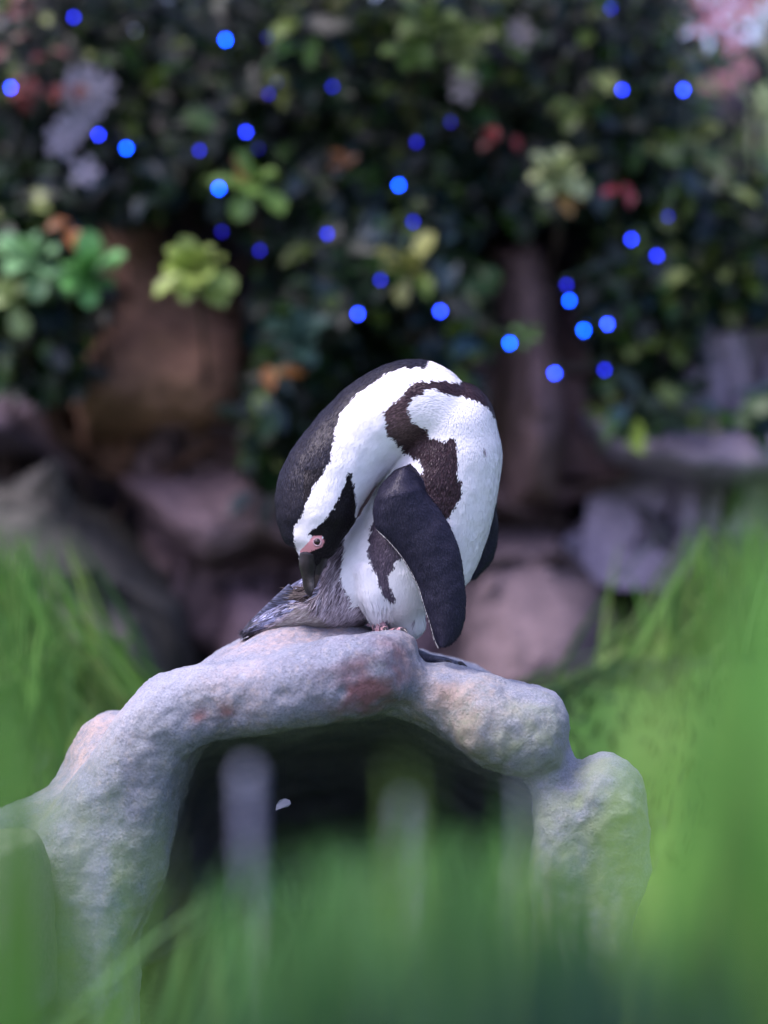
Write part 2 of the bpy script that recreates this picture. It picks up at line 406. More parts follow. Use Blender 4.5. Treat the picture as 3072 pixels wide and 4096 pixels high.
# near flipper: blade given by its two edges
FL = [(1575, 1885), (1546, 1914), (1511, 1962), (1495, 2010), (1491, 2069), (1505, 2121), (1546, 2159), (1595, 2215), (1636, 2277), (1671, 2347), (1692, 2416), (1719, 2499), (1736, 2560), (1752, 2592)]
FR = [(1640, 1858), (1668, 1886), (1690, 1930), (1706, 1965), (1730, 2000), (1770, 2050), (1805, 2110), (1836, 2190), (1852, 2260), (1862, 2340), (1866, 2420), (1858, 2490), (1834, 2550), (1790, 2588)]
def blade(L, R_, ys, thick, edge=.0016, m=13):
    """closed lens-shaped blade between two edge polylines (photo pixels) at depths ys"""
    L = catmull(L, 3); R_ = catmull(R_, 3); n = len(L); ys = np.interp(np.linspace(0, 1, n), np.linspace(0, 1, len(ys)), ys)
    th = np.interp(np.linspace(0, 1, n), np.linspace(0, 1, len(thick)), thick)
    V, Fc = [], []
    for i in range(n):
        for sgn in (-1, 1):
            for j in range(m):
                s = j / (m - 1); q = 4 * s * (1 - s)
                y = ys[i] + .012 * (s - .5) ** 2 * 4
                u = L[i] * (1 - s) + R_[i] * s
                p = P(u[0], u[1], y); V.append((p.x, p.y + sgn * (edge + th[i] * q ** .6), p.z))
    k = 2 * m
    for i in range(n - 1):
        for j in range(m - 1):
            a = i * k + j; Fc.append((a, a + 1, a + k + 1, a + k)); b = a + m; Fc.append((b, b + k, b + k + 1, b + 1))
        a = i * k; Fc.append((a, a + k, a + k + m, a + m)); b = a + m - 1; Fc.append((b, b + m, b + k + m, b + k))
    for i in (0, n - 1):
        for j in range(m - 1):
            a = i * k + j; f = (a, a + m, a + m + 1, a + 1); Fc.append(f if i == 0 else f[::-1])
    return V, Fc
flip_near = blade(FL, FR, [-.060, -.088, -.094, -.098, -.100, -.098], [.020, .016, .0085, .006, .0045, .003])
FL2 = [(1900, 1960), (1895, 2080), (1880, 2180), (1866, 2260), (1858, 2320)]
FR2 = [(1985, 1960), (1992, 2050), (1993, 2140), (1972, 2240), (1905, 2318)]
flip_far = blade(FL2, FR2, [.055, .07, .08, .085, .085], [.014, .008, .006, .005, .004])

comps = {'torso': [loft(torso_rows, seg=40), ellipsoid(P(1790, 1730, .02), (.073, .083, .073), 36, 22), ellipsoid(P(1815, 1690, .02), (.062, .074, .060), 36, 22)], 'neck': [loft(neck_rows, seg=40)], 'rump': [loft(rump_rows, seg=36)], 'thigh': [loft(thigh_rows, seg=24)],
         'flip': [flip_near], 'flip2': [flip_far]}
body = voxel(comps['torso'] + comps['neck'] + comps['rump'] + comps['thigh'] + comps['flip'] + comps['flip2'], .0019, 9, .7)
def relax(me, spots, it):
    V = verts_of(me); e = np.empty(len(me.edges) * 2, np.int32); me.edges.foreach_get('vertices', e); e = e.reshape(-1, 2)
    w_ = np.zeros(len(V))
    for c, rad in spots: w_ = np.maximum(w_, np.clip(1.6 - 1.6 * np.linalg.norm(V - np.array(c), axis=1) / rad, 0, 1))
    deg = np.bincount(e.ravel(), minlength=len(V))[:, None]
    for k in range(it):
        A = np.zeros_like(V); np.add.at(A, e[:, 0], V[e[:, 1]]); np.add.at(A, e[:, 1], V[e[:, 0]])
        V += (A / deg - V) * w_[:, None] * (.9 if k % 2 == 0 else -.45 if k % 4 == 1 else .5)
    me.vertices.foreach_set('co', V.astype(np.float32).ravel()); me.update()
displace(body, [(38, .0012, 2, 3.3, '')])
relax(body, [(P(1880, 1700, -.04), .065), (P(1780, 1720, -.06), .060), (P(1960, 1690, .0), .05), (P(1700, 1690, -.07), .045), (P(1600, 2450, -.03), .055), (P(1540, 2380, -.06), .04)], 160)
bV, bN = verts_of(body), norms_of(body)
def bvh_of(parts):
    V, Fc = join_geo(parts); return BVHTree.FromPolygons([Vector(v) for v in V], Fc)
names = list(comps); trees = [bvh_of(comps[k]) for k in names]
def classify(Pn):
    d = np.full((len(Pn), len(names)), 9.)
    for i, t in enumerate(trees):
        for j, p in enumerate(Pn):
            h = t.find_nearest(Vector(p), .03)
            if h[0] is not None: d[j, i] = h[3]
    return d
# flows
def spine_flow(Pn, rows, sign):
    R = catmull(rows, 6)[:, :3]; T = np.gradient(R, axis=0); T /= np.linalg.norm(T, axis=1)[:, None]
    d = ((Pn[:, None, :] - R[None]) ** 2).sum(2); i = d.argmin(1); return T[i] * sign

# sample points for feathers
body.calc_loop_triangles()
tri = np.empty(len(body.loop_triangles) * 3, np.int32); body.loop_triangles.foreach_get('vertices', tri); tri = tri.reshape(-1, 3)
ta, tb, tc = bV[tri[:, 0]], bV[tri[:, 1]], bV[tri[:, 2]]
area = np.linalg.norm(np.cross(tb - ta, tc - ta), axis=1) / 2
NF = 130000
ti = rng.choice(len(tri), NF, p=area / area.sum())
r1, r2 = np.sqrt(rng.random(NF)), rng.random(NF)
fp = ta[ti] * (1 - r1)[:, None] + tb[ti] * (r1 * (1 - r2))[:, None] + tc[ti] * (r1 * r2)[:, None]
fn = bN[tri[ti, 0]]

def comp_index(Pn):
    d = classify(Pn)
    d[:, names.index('flip')] -= .0012
    return d.argmin(1)
def to_px(Pn):
    k = S * (DIST + Pn[:, 1]) / DIST
    return 1536 + Pn[:, 0] / k, 2048 - (Pn[:, 2] - CAM_Z) / k
WHITE, BLACK, BROWN, GREYC, PINKC, TAIL, PALEC, FLIP, HOL_SHADE = range(9)
def klass(Pn, ci, jit=0.0):
    u, v = to_px(Pn); far = Pn[:, 1]
    if jit:
        u = u + rng.normal(0, jit, len(u)); v = v + rng.normal(0, jit, len(v))
        body_part = (u > 1330) | (v < 1900)
        wob = np.array([noise.noise_vector(Vector((a / 26, b / 26, .5))) for a, b in zip(u, v)]) * 13
        u = u + wob[:, 0] * body_part; v = v + wob[:, 1] * body_part
    k = np.full(len(Pn), WHITE)
    tor = (ci == 0) | (ci == 2) | (ci == 3)
    nk = ci == 1
    band = inpoly(u, v, BAND)
    k[(tor | nk) & band & (u > 1500)] = BROWN
    k[tor & inpoly(u, v, FLANK) & (far < .03)] = BROWN
    g = inpoly(u, v, GREY) & tor & ((ci != 0) | (u < 1480)); k[g] = GREYC
    k[g & (u < 1290) & (v < 2405 + (1230 - u) * .62)] = TAIL
    k[g & inpoly(u, v, PALE)] = PALEC
    k[g & inpoly(u, v, HOLLOW_SHADE)] = HOL_SHADE
    k[(ci == 0) & (far > .05) & (u < 1640)] = BLACK
    k[nk & inpoly(u, v, NAPE)] = BLACK
    k[nk & inpoly(u, v, FACE)] = BLACK
    k[(nk) & inpoly(u, v, PINK)] = PINKC
    k[(ci == 0) & (u < 1700) & (v < 1460)] = BLACK
    for su, sv, sr in ((1934, 1798, 7), (1655, 2487, 6)):
        k[tor & ((u - su) ** 2 + (v - sv) ** 2 < sr * sr * .5) & (k == WHITE)] = GREYC
    k[(ci == 4) | (ci == 5)] = FLIP
    return k, u, v
def colour(k, u, v, Pn, n_rand=True):
    n = len(k); c = np.zeros((n, 3)); r = rng.random((n, 1)) if n_rand else np.full((n, 1), .5)
    nz = np.sin(u / 17.) * np.sin(v / 23.)
    c[:] = np.array((.80, .80, .82)) * (1 - .06 * r)
    def put(mask, a, b, rr=None):
        q = r[mask] if rr is None else rr[mask]
        c[mask] = np.array(a) * (1 - q) + np.array(b) * q
    put(k == BLACK, (.004, .0035, .006), (.011, .012, .024), r ** 1.5)
    cheek = (k == BLACK) & (u > 1215) & (v > 1880); put(cheek, (.003, .002, .003), (.010, .008, .011), r ** 2)
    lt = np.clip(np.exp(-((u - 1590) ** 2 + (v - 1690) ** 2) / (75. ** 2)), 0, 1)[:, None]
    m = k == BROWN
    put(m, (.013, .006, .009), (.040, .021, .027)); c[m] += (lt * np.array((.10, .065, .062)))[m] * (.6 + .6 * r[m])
    fl = m & (v > 2070); put(fl, (.045, .035, .055), (.10, .08, .11))
    m = k == GREYC
    tt = np.clip((v - 2230) / 230, 0, 1)[:, None]
    q = np.clip(rng.beta(.8, 1.0, (n, 1)) * .7 + .45 * tt - .16 + .35 * np.array([noise.noise(Vector((a * 150, b * 90, c_ * 45))) for a, b, c_ in Pn])[:, None], 0, 1) if n_rand else np.full((n, 1), .3)
    c[m] = np.array((.60, .53, .58)) * q[m] + np.array((.055, .040, .055)) * (1 - q[m])
    put(k == TAIL, (.018, .018, .034), (.26, .28, .42), rng.beta(.7, 1.1, (n, 1)))
    tip = (k == TAIL) & (u + rng.normal(0, 12, n) < 1045); put(tip, (.015, .015, .02), (.06, .06, .08))
    put(k == PALEC, (.30, .25, .25), (.56, .52, .50))
    put(k == HOL_SHADE, (.02, .012, .015), (.05, .035, .035))
    put(k == PINKC, (.60, .25, .27), (.68, .32, .34))
    m = k == FLIP
    put(m, (.009, .009, .018), (.018, .018, .036), r)
    return np.clip(c, 0, .9)

ciV = comp_index(bV)
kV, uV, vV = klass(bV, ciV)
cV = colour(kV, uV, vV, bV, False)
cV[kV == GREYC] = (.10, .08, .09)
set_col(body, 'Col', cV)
smooth(body)
penguin = empty('penguin', P(1560, 2540, .02))
tag(penguin, 'black and white penguin with pink eye patch preening its tail on the rock arch', 'penguin')
off = Vector(penguin.location)
def pen(name, me, m, parent=None, sm=True):
    me.transform(Matrix.Translation(-off))
    if sm: smooth(me)
    return link(name, me, m, parent or penguin)

ci = ciV[tri[ti, 0]]
kf, uf, vf = klass(fp, ci, 2.5)
cf = colour(kf, uf, vf, fp)
flow = np.zeros_like(fp)
for idx, (rows, sg) in {0: (torso_rows, 1), 1: (neck_rows, -1), 2: (rump_rows, 1), 3: (thigh_rows, 1)}.items():
    m = ci == idx
    if m.any(): flow[m] = spine_flow(fp[m], rows, sg)
m = ci >= 4; flow[m] = np.array((.22, -.02, -.97))
m = (kf == GREYC) & (uf > 1250); flow[m] = flow[m] * .45 + np.array((-.05, -.1, -.9)) * .8
flow += rng.normal(0, .10, flow.shape)
fn = fn / (np.linalg.norm(fn, axis=1)[:, None] + 1e-9)
flow -= fn * (flow * fn).sum(1)[:, None]; flow /= np.linalg.norm(flow, axis=1)[:, None] + 1e-9
side = np.cross(fn, flow)
ln = np.select([kf == WHITE, kf == BLACK, kf == BROWN, kf == GREYC, kf == TAIL, kf == PALEC, kf == FLIP, kf == PINKC], [.0068, .0048, .0055, .015, .019, .010, .0036, .0001], .007)
wd = np.select([kf == WHITE, kf == BLACK, kf == BROWN, kf == GREYC, kf == TAIL, kf == PALEC, kf == FLIP, kf == PINKC], [.0009, .0007, .0008, .0007, .0016, .0009, .0006, .0001], .0008)
tuft = (kf == WHITE) & (vf > 2400) & (uf < 1565) | (kf == GREYC) & (vf > 2420) & (uf > 1300); ln[tuft] = .015
head = (ci == 1) & (vf > 1960); ln[head] *= .62; wd[head] *= .75
lift = np.select([kf == WHITE, kf == GREYC, kf == TAIL, kf == FLIP], [.04, .14, .08, .05], .07); lift[tuft] = .2
ruff = (np.hypot(uf - 1236, vf - 2392) < 48) & (ci != 1); ln[ruff] = .016; lift[ruff] = .55; flow[ruff] += rng.normal(0, .35, (ruff.sum(), 3))
ln *= rng.uniform(.7, 1.3, NF); lift = lift * rng.uniform(.3, 1.6, NF)
keep = kf != PINKC
# feathers never under other surfaces' interior; drop those nearly inside the rock
root = fp - flow * (ln * .25)[:, None] + fn * .0001
mid = root + flow * (ln * .55)[:, None] + fn * (ln * lift * .6 + .0004)[:, None]
tip = root + flow * ln[:, None] + fn * (ln * lift + .0003)[:, None]
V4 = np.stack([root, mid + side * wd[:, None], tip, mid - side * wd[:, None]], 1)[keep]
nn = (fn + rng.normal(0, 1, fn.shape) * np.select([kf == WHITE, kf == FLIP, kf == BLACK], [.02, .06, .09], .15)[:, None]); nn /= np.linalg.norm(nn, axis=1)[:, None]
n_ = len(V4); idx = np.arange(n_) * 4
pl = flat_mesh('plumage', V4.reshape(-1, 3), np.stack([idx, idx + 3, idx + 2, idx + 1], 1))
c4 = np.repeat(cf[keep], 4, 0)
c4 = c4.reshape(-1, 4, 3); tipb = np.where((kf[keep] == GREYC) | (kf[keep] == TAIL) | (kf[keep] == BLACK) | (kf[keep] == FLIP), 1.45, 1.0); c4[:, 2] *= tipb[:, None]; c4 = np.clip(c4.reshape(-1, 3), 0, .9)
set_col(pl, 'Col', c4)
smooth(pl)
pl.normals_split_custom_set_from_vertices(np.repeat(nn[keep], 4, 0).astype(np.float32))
pen('body', body, M_skin)
plo = pen('plumage', pl, M_feather, sm=False); plo['kind'] = 'stuff'

# pale fringe along the trailing edge of the near flipper and the tail quills
body_bvh = BVHTree.FromPolygons([Vector(v) for v in bV], [tuple(p.vertices) for p in body.polygons])
campos = Vector((0, -DIST, CAM_Z))
def on_body(u, v, lift=0.0):
    d = (P(u, v, 0) - campos).normalized(); h = body_bvh.ray_cast(campos, d)
    return (h[0] - d * lift, h[1]) if h[0] else (P(u, v, 0), Vector((0, -1, 0)))
def fringe():
    E = catmull(FL[5:], 24); V, Fc, col = [], [], []
    for i in range(0, len(E) - 1, 1):
        t = E[i + 1] - E[i]; t = t / (np.linalg.norm(t) + 1e-9)
        nrm = np.array((-t[1], t[0]))
        if nrm[0] > 0: nrm = -nrm
        L = rnd.uniform(1, 14) * (.4 + .6 * abs(math.sin(i * .13))); q = E[i] + t * rnd.uniform(-2, 2) - nrm * 3
        ys = -.096 - .002 * rnd.random()
        tp = q + nrm * L * .55 + t * L
        a, b, c_ = q - t * 2.0, q + t * 2.4, tp
        o = len(V)
        for p in (a, b, c_): V.append(P(p[0], p[1], ys))
        Fc.append((o, o + 1, o + 2))
        k = rnd.uniform(.30, .62); col += [(k, k * .97, k * .93)] * 3
    me = mesh('fringe', V, Fc); set_col(me, 'Col', np.array(col)); return me
pen('flipper_fringe', fringe(), M_feather, sm=False)

def tail_feathers():
    for i in range(13):
        s = i / 12
        a = Vector((1165 - 10 * s, 2345 + 95 * s)); b = Vector((972 + 55 * s + rnd.uniform(-4, 4), 2524 + 22 * s))
        rows, y0 = [], -.028 + .012 * s
        V, Fc = [], []
        for k in range(9):
            q = k / 8; c_ = a.lerp(b, q); wpx = 13 * (1 - q ** 3) + 1.2
            d = (b - a).normalized(); n2 = Vector((-d.y, d.x))
            yy = y0 + .048 * q
            for sgn, dy in ((-1, .001), (0, -.0012), (1, .001)):
                p = c_ + n2 * sgn * wpx; V.append(P(p.x, p.y, yy + dy))
        for k in range(8):
            for j in range(2): o = k * 3 + j; Fc.append((o, o + 1, o + 4, o + 3))
        pen('tail_feather', mesh('tail_feather', V, Fc), M_tailf)
M_tailf, nt, b_ = mat('stiff tail feathers', .45, .5)
co_ = objco(nt); wv = N(nt, 'ShaderNodeTexNoise'); mp = N(nt, 'ShaderNodeMapping'); mp.inputs['Rotation'].default_value = (0, math.radians(-50), 0)
mp.inputs['Scale'].default_value = (30, 120, 300)
nt.links.new(co_, mp.inputs[0]); nt.links.new(mp.outputs[0], wv.inputs['Vector']); wv.inputs['Scale'].default_value = 1.5
nt.links.new(ramp(nt, wv.outputs['Fac'], [(.38, (.018, .018, .03)), (.62, (.13, .14, .22))]), b_.inputs['Base Color'])
tail_feathers()

# beak
M_beak, nt, b_ = mat('dark horn', .4, .35)
co_ = objco(nt); a_ = N(nt, 'ShaderNodeAttribute', attribute_name='Col')
wn = tnoise(nt, 160, 4, .6, co_); nt.links.new(mixc(nt, .6, a_.outputs['Color'], ramp(nt, wn, [(.35, (.35, .33, .35)), (.65, (1.5, 1.4, 1.35))]), 'MULTIPLY'), b_.inputs['Base Color'])
bump(nt, b_, wn, .5, .001)
def beak():
    up = loft([lrow(1238, 2222, -.066, 42, .016), lrow(1232, 2262, -.068, 36, .013), lrow(1233, 2300, -.069, 27, .010), lrow(1235, 2340, -.069, 23, .008), lrow(1237, 2366, -.068, 17, .006), lrow(1240, 2382, -.066, 7, .003)], seg=20)
    lo = loft([lrow(1278, 2232, -.062, 34, .014), lrow(1268, 2272, -.063, 26, .010), lrow(1262, 2312, -.064, 17, .008), lrow(1256, 2346, -.065, 9, .005)], seg=16)
    for nm, g in (('upper_beak', up), ('lower_beak', lo)):
        me = fix_normals(mesh(nm, *g)); V = verts_of(me); u, v = to_px(V)
        c = np.tile((.010, .008, .010), (len(V), 1))
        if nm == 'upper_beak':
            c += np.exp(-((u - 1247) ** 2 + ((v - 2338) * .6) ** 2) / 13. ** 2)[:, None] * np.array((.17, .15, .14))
        else:
            c[(v > 2300)] = (.05, .036, .034)
        set_col(me, 'Col', c); pen(nm, me, M_beak)
beak()
# eye
def eye():
    p, n = on_body(1269, 2168)
    g = ellipsoid((0, 0, 0), (.0047, .0036, .0047), 24, 16); me = mesh('eye', *g)
    me.transform(Matrix.Translation(p + Vector((0, .0010, 0))))
    m, nt, b = mat('dark eye', .05, .8); b.inputs['Base Color'].default_value = (.012, .007, .006, 1); b.inputs['Roughness'].default_value = .22; b.inputs['Specular IOR Level'].default_value = .4
    e = pen('eye', me, m)
    V, Fc = [], []
    for i in range(32):
        a = 2 * math.pi * i / 32
        for j in range(8):
            b_ = 2 * math.pi * j / 8; rr = .0054 + .0011 * math.cos(b_)
            V.append((p.x + rr * math.cos(a), p.y - .0004 + .0010 * math.sin(b_), p.z + rr * math.sin(a)))
    for i in range(32):
        for j in range(8): Fc.append((i * 8 + j, (i + 1) % 32 * 8 + j, (i + 1) % 32 * 8 + (j + 1) % 8, i * 8 + (j + 1) % 8))
    pen('eyelid', mesh('eyelid', V, Fc), plain('grey pink eyelid', (.34, .22, .25), .5, c2=(.45, .3, .32), sc=400), e)
eye()
# feet
M_foot, nt, b_ = mat('mottled scaly foot', .5, .5)
co_ = objco(nt); vz = N(nt, 'ShaderNodeTexVoronoi'); vz.inputs['Scale'].default_value = 330; nt.links.new(co_, vz.inputs['Vector'])
nz = tnoise(nt, 120, 3, .6, co_); pk = mixc(nt, ramp(nt, nz, [(.46, (0, 0, 0)), (.56, (1, 1, 1))]), (.42, .24, .25), (.035, .03, .045))
nt.links.new(pk, b_.inputs['Base Color']); bump(nt, b_, vz.outputs['Distance'], .8, .0015)
M_foot2 = plain('dark scaly foot', (.025, .03, .045), .45, c2=(.09, .095, .13), sc=220, bd=.002)
M_claw = plain('claw horn', (.02, .018, .02), .3)
def foot(u, v, y, tops, m, ang):
    base = P(u, v, y); z = base.z
    parts = [loft(tops, seg=18)]
    toes = []
    for k, da in enumerate((-24, 0, 24)):
        a = math.radians(ang + da); d = Vector((math.cos(a), -math.sin(a), 0)); L = .058 if k == 1 else .05
        rows = []
        for q in (0, .35, .7, 1):
            p = base + d * L * q; zz = max(drop(p.x, p.y, z + .05), z - .05) + .006 * (1 - .35 * q)
            rows.append((p.x, p.y, zz, .0075 - .0025 * q, .0085 - .003 * q))
        parts.append(loft(rows, seg=14, side=(-d.y, d.x, 0))); toes.append((Vector(rows[-1][:3]), d))
    me = voxel(parts, .0016, 3)
    f = pen('foot', me, m)
    for p, d in toes:
        pen('claw', fix_normals(mesh('claw', *loft([(*p, .0035, .0035), (*(p + d * .008 + Vector((0, 0, .001))), .0028, .0028), (*(p + d * .016 - Vector((0, 0, .003))), .0006, .0006)], seg=10))), M_claw, f)
zf = P(1525, 2535, -.02)
foot(1525, 2530, -.015, [lrow(1515, 2440, -.018, 40, .017), lrow(1521, 2480, -.026, 37, .015), lrow(1524, 2515, -.030, 36, .014), lrow(1522, 2545, -.020, 34, .014)], M_foot, 60)
foot(1668, 2632, .03, [lrow(1620, 2490, .04, 40, .018), lrow(1630, 2560, .045, 30, .014), lrow(1648, 2625, .035, 28, .013)], M_foot2, 12)

# ------------------------------------------------------------------ rocks behind

def rock_wall():
    """one continuous built rock face: slabs standing proud of each other with dark joints between"""
    slabs = [  # outline in photo units, how far it stands out, base colour, edge softness
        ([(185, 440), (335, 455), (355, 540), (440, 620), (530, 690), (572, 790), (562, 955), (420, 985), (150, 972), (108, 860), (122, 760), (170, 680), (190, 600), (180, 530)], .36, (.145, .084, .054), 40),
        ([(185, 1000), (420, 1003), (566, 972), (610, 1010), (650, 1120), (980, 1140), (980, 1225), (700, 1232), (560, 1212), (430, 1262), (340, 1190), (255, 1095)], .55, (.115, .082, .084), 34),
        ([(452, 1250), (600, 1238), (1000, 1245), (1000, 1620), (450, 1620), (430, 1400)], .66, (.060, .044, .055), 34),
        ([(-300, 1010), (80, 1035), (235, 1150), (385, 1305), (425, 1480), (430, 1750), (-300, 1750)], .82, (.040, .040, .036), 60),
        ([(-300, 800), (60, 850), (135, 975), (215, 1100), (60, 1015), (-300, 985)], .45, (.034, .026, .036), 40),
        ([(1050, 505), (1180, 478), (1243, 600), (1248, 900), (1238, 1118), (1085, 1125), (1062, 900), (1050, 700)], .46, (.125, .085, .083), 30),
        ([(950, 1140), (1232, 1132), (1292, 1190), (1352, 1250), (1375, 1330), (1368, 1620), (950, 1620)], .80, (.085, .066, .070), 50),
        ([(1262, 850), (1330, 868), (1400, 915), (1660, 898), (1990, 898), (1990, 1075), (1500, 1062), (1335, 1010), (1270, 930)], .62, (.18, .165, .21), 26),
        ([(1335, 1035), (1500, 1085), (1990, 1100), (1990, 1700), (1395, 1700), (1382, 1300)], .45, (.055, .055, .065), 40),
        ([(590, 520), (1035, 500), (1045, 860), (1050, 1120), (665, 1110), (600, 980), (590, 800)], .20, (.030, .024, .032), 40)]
    base = 3.4
    nx, nz = 330, 210
    X, Z = np.meshgrid(np.linspace(-2.5, 1.75, nx), np.linspace(-.15, 2.1, nz)); x, z = X.ravel(), Z.ravel()
    y = np.full(len(x), base); col = np.tile((.018, .014, .020), (len(x), 1))
    wob = np.array([noise.noise_vector(Vector((a * 3, 0, b * 3))) for a, b in zip(x, z)]) * 9
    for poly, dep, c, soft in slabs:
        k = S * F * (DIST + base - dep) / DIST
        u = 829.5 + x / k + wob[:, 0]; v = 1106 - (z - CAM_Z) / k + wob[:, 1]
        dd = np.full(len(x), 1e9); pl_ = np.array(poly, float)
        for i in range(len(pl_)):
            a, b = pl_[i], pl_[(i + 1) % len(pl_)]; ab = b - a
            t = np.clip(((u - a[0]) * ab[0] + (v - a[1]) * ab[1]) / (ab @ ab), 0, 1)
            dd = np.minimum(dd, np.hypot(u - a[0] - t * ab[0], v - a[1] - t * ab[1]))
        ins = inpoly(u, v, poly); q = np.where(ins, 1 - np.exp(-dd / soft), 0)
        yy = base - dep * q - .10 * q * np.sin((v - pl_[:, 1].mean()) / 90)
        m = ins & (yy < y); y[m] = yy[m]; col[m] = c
    P3 = np.stack([x, y, z], 1)
    n1 = fbm(P3, 1.7, 3, 2); n2 = fbm(P3, 6, 4, 5)
    y += .07 * n1 - .05 * np.abs(n2) + .02 * n2
    col = col * 1.6 * (1 + .35 * n1 + .25 * n2)[:, None]
    V = np.stack([x, y, z], 1); i = (np.arange(nz - 1)[:, None] * nx + np.arange(nx - 1)).ravel()
    Fc = np.stack([i, i + 1, i + nx + 1, i + nx], 1)
    Fc = Fc[~((x[Fc[:, 0]] > .78) & (z[Fc[:, 0]] > 1.06))]
    me = flat_mesh('rock_wall', V, Fc); set_col(me, 'Col', col.clip(.005, .5)); smooth(me)
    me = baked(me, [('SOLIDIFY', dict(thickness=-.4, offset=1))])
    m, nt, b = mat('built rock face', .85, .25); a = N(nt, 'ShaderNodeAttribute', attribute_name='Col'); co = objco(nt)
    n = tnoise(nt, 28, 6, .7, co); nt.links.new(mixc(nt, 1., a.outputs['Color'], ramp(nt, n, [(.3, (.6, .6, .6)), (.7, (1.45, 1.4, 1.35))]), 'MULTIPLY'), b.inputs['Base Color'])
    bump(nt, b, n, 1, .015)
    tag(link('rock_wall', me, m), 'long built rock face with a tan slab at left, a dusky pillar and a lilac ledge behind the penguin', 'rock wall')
rock_wall()

# ------------------------------------------------------------------ leaves
def leaf_geo(kind=0):
    # unit leaf along +X, width along Y, folded, curved
    xs = [0, .15, .4, .7, .9, 1]; ws = [0.03, .2, .30, .25, .12, 0.0] if kind == 0 else [.03, .10, .19, .30, .24, .0]
    V, Fc = [], []
    for x, w_ in zip(xs, ws):
        zc = -.25 * x * x
        V += [(x, -w_, zc + .35 * w_), (x, 0, zc), (x, w_, zc + .35 * w_)]
    for i in range(5):
        for j in range(2): o = i * 3 + j; Fc.append((o, o + 1, o + 4, o + 3))
    return np.array(V), np.array(Fc)
LV, LF = leaf_geo(0); LV2, LF2 = leaf_geo(1)
def scatter_leaves(name, pos, dirs, ups, size, cols, geo=(LV, LF)):
    lv, lf = geo; n = len(pos)
    dirs = dirs / np.linalg.norm(dirs, axis=1)[:, None]
    sd_ = np.cross(ups, dirs); sd_ /= np.linalg.norm(sd_, axis=1)[:, None] + 1e-9
    up = np.cross(dirs, sd_)
    V = pos[:, None, :] + size[:, None, None] * (lv[None, :, 0:1] * dirs[:, None] + lv[None, :, 1:2] * sd_[:, None] + lv[None, :, 2:3] * up[:, None])
    Fc = (np.arange(n)[:, None, None] * len(lv) + lf[None]).reshape(-1, 4)
    me = flat_mesh(name, V.reshape(-1, 3), Fc); set_col(me, 'Col', np.repeat(cols, len(lv), 0)); smooth(me); return me

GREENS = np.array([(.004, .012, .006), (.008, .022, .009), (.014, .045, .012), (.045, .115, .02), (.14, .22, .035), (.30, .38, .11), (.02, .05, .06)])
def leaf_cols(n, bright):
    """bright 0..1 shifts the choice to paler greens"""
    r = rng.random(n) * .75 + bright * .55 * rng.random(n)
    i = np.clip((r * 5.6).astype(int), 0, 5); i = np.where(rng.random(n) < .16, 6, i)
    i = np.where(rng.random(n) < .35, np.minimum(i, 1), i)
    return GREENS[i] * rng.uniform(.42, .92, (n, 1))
def px_to_xz(u, v, y):
    k = S * F * (DIST + y) / DIST
    return (u - 829.5) * k, CAM_Z + (1106 - v) * k
def foliage(name, label, boxes, seed, size=(.035, .06), cols=None, group=None):
    """boxes: (u0,u1,v0,v1,y0,y1,count,bright) in the photo's frame at those depths"""
    root = None; P_, D_, U_, Sz, Cc = [], [], [], [], []
    for (u0, u1, v0, v1, y0, y1, n, br) in boxes:
        u = rng.uniform(u0, u1, n); v = rng.uniform(v0, v1, n); y = rng.uniform(y0, y1, n)
        x, z = px_to_xz(u, v, y)
        p = np.stack([x, y, z], 1)
        cl = np.array([noise.noise(Vector((a * 4 + seed, b * 4, c_ * 4))) for a, b, c_ in p])
        kp = cl > -.22; p = p[kp]; n = len(p)
        p[:, 1] += -cl[kp] * .25
        d = np.stack([rng.normal(0, .7, n), -np.abs(rng.normal(.5, .4, n)), rng.normal(-.35, .6, n)], 1)
        P_.append(p); D_.append(d); U_.append(np.stack([rng.normal(0, .4, n), rng.normal(-.6, .4, n), rng.normal(.8, .3, n)], 1))
        Sz.append(rng.uniform(size[0], size[1], n)); Cc.append(leaf_cols(n, br) if cols is None else cols[rng.integers(0, len(cols), n)] * rng.uniform(.7, 1.2, (n, 1)))
    P_, D_, U_, Sz, Cc = map(np.concatenate, (P_, D_, U_, Sz, Cc))
    return P_, D_, U_, Sz, Cc
def plant(name, label, cat, boxes, seed, singles=0, **kw):
    p, d, u, s, c = foliage(name, label, boxes, seed, **kw)
    root = empty(name, (float(p[:, 0].mean()), float(p[:, 1].mean()), 0)); tag(root, label, cat)
    off_ = np.array(root.location)
    order = np.argsort(p[:, 1]); sing = order[:singles]; rest = order[singles:]
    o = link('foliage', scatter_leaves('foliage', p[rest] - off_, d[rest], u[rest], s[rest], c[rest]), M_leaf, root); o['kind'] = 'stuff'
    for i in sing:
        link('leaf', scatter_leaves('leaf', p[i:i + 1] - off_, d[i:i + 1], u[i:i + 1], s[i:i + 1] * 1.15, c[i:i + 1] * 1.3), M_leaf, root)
    # woody stems
    for k in range(10):
        q = p[rng.integers(len(p))]; x0 = q[0] + rnd.uniform(-.1, .1); zt = max(q[2], .4)
        g = (loft([(x0 - off_[0], .45, max(zt - .6, .1), .010, .010), (x0 + rnd.uniform(-.1, .1) - off_[0], .3, zt - .3 if zt > .9 else zt * .7, .008, .008), (q[0] - off_[0], .1, zt, .004, .004)], n=4, seg=7))
        link('stem', smooth(mesh('stem', *g)), M_bark, root)
    return root
M_bark = plain('bark', (.03, .022, .018), .9, .2, (.08, .055, .04), 40, .01)

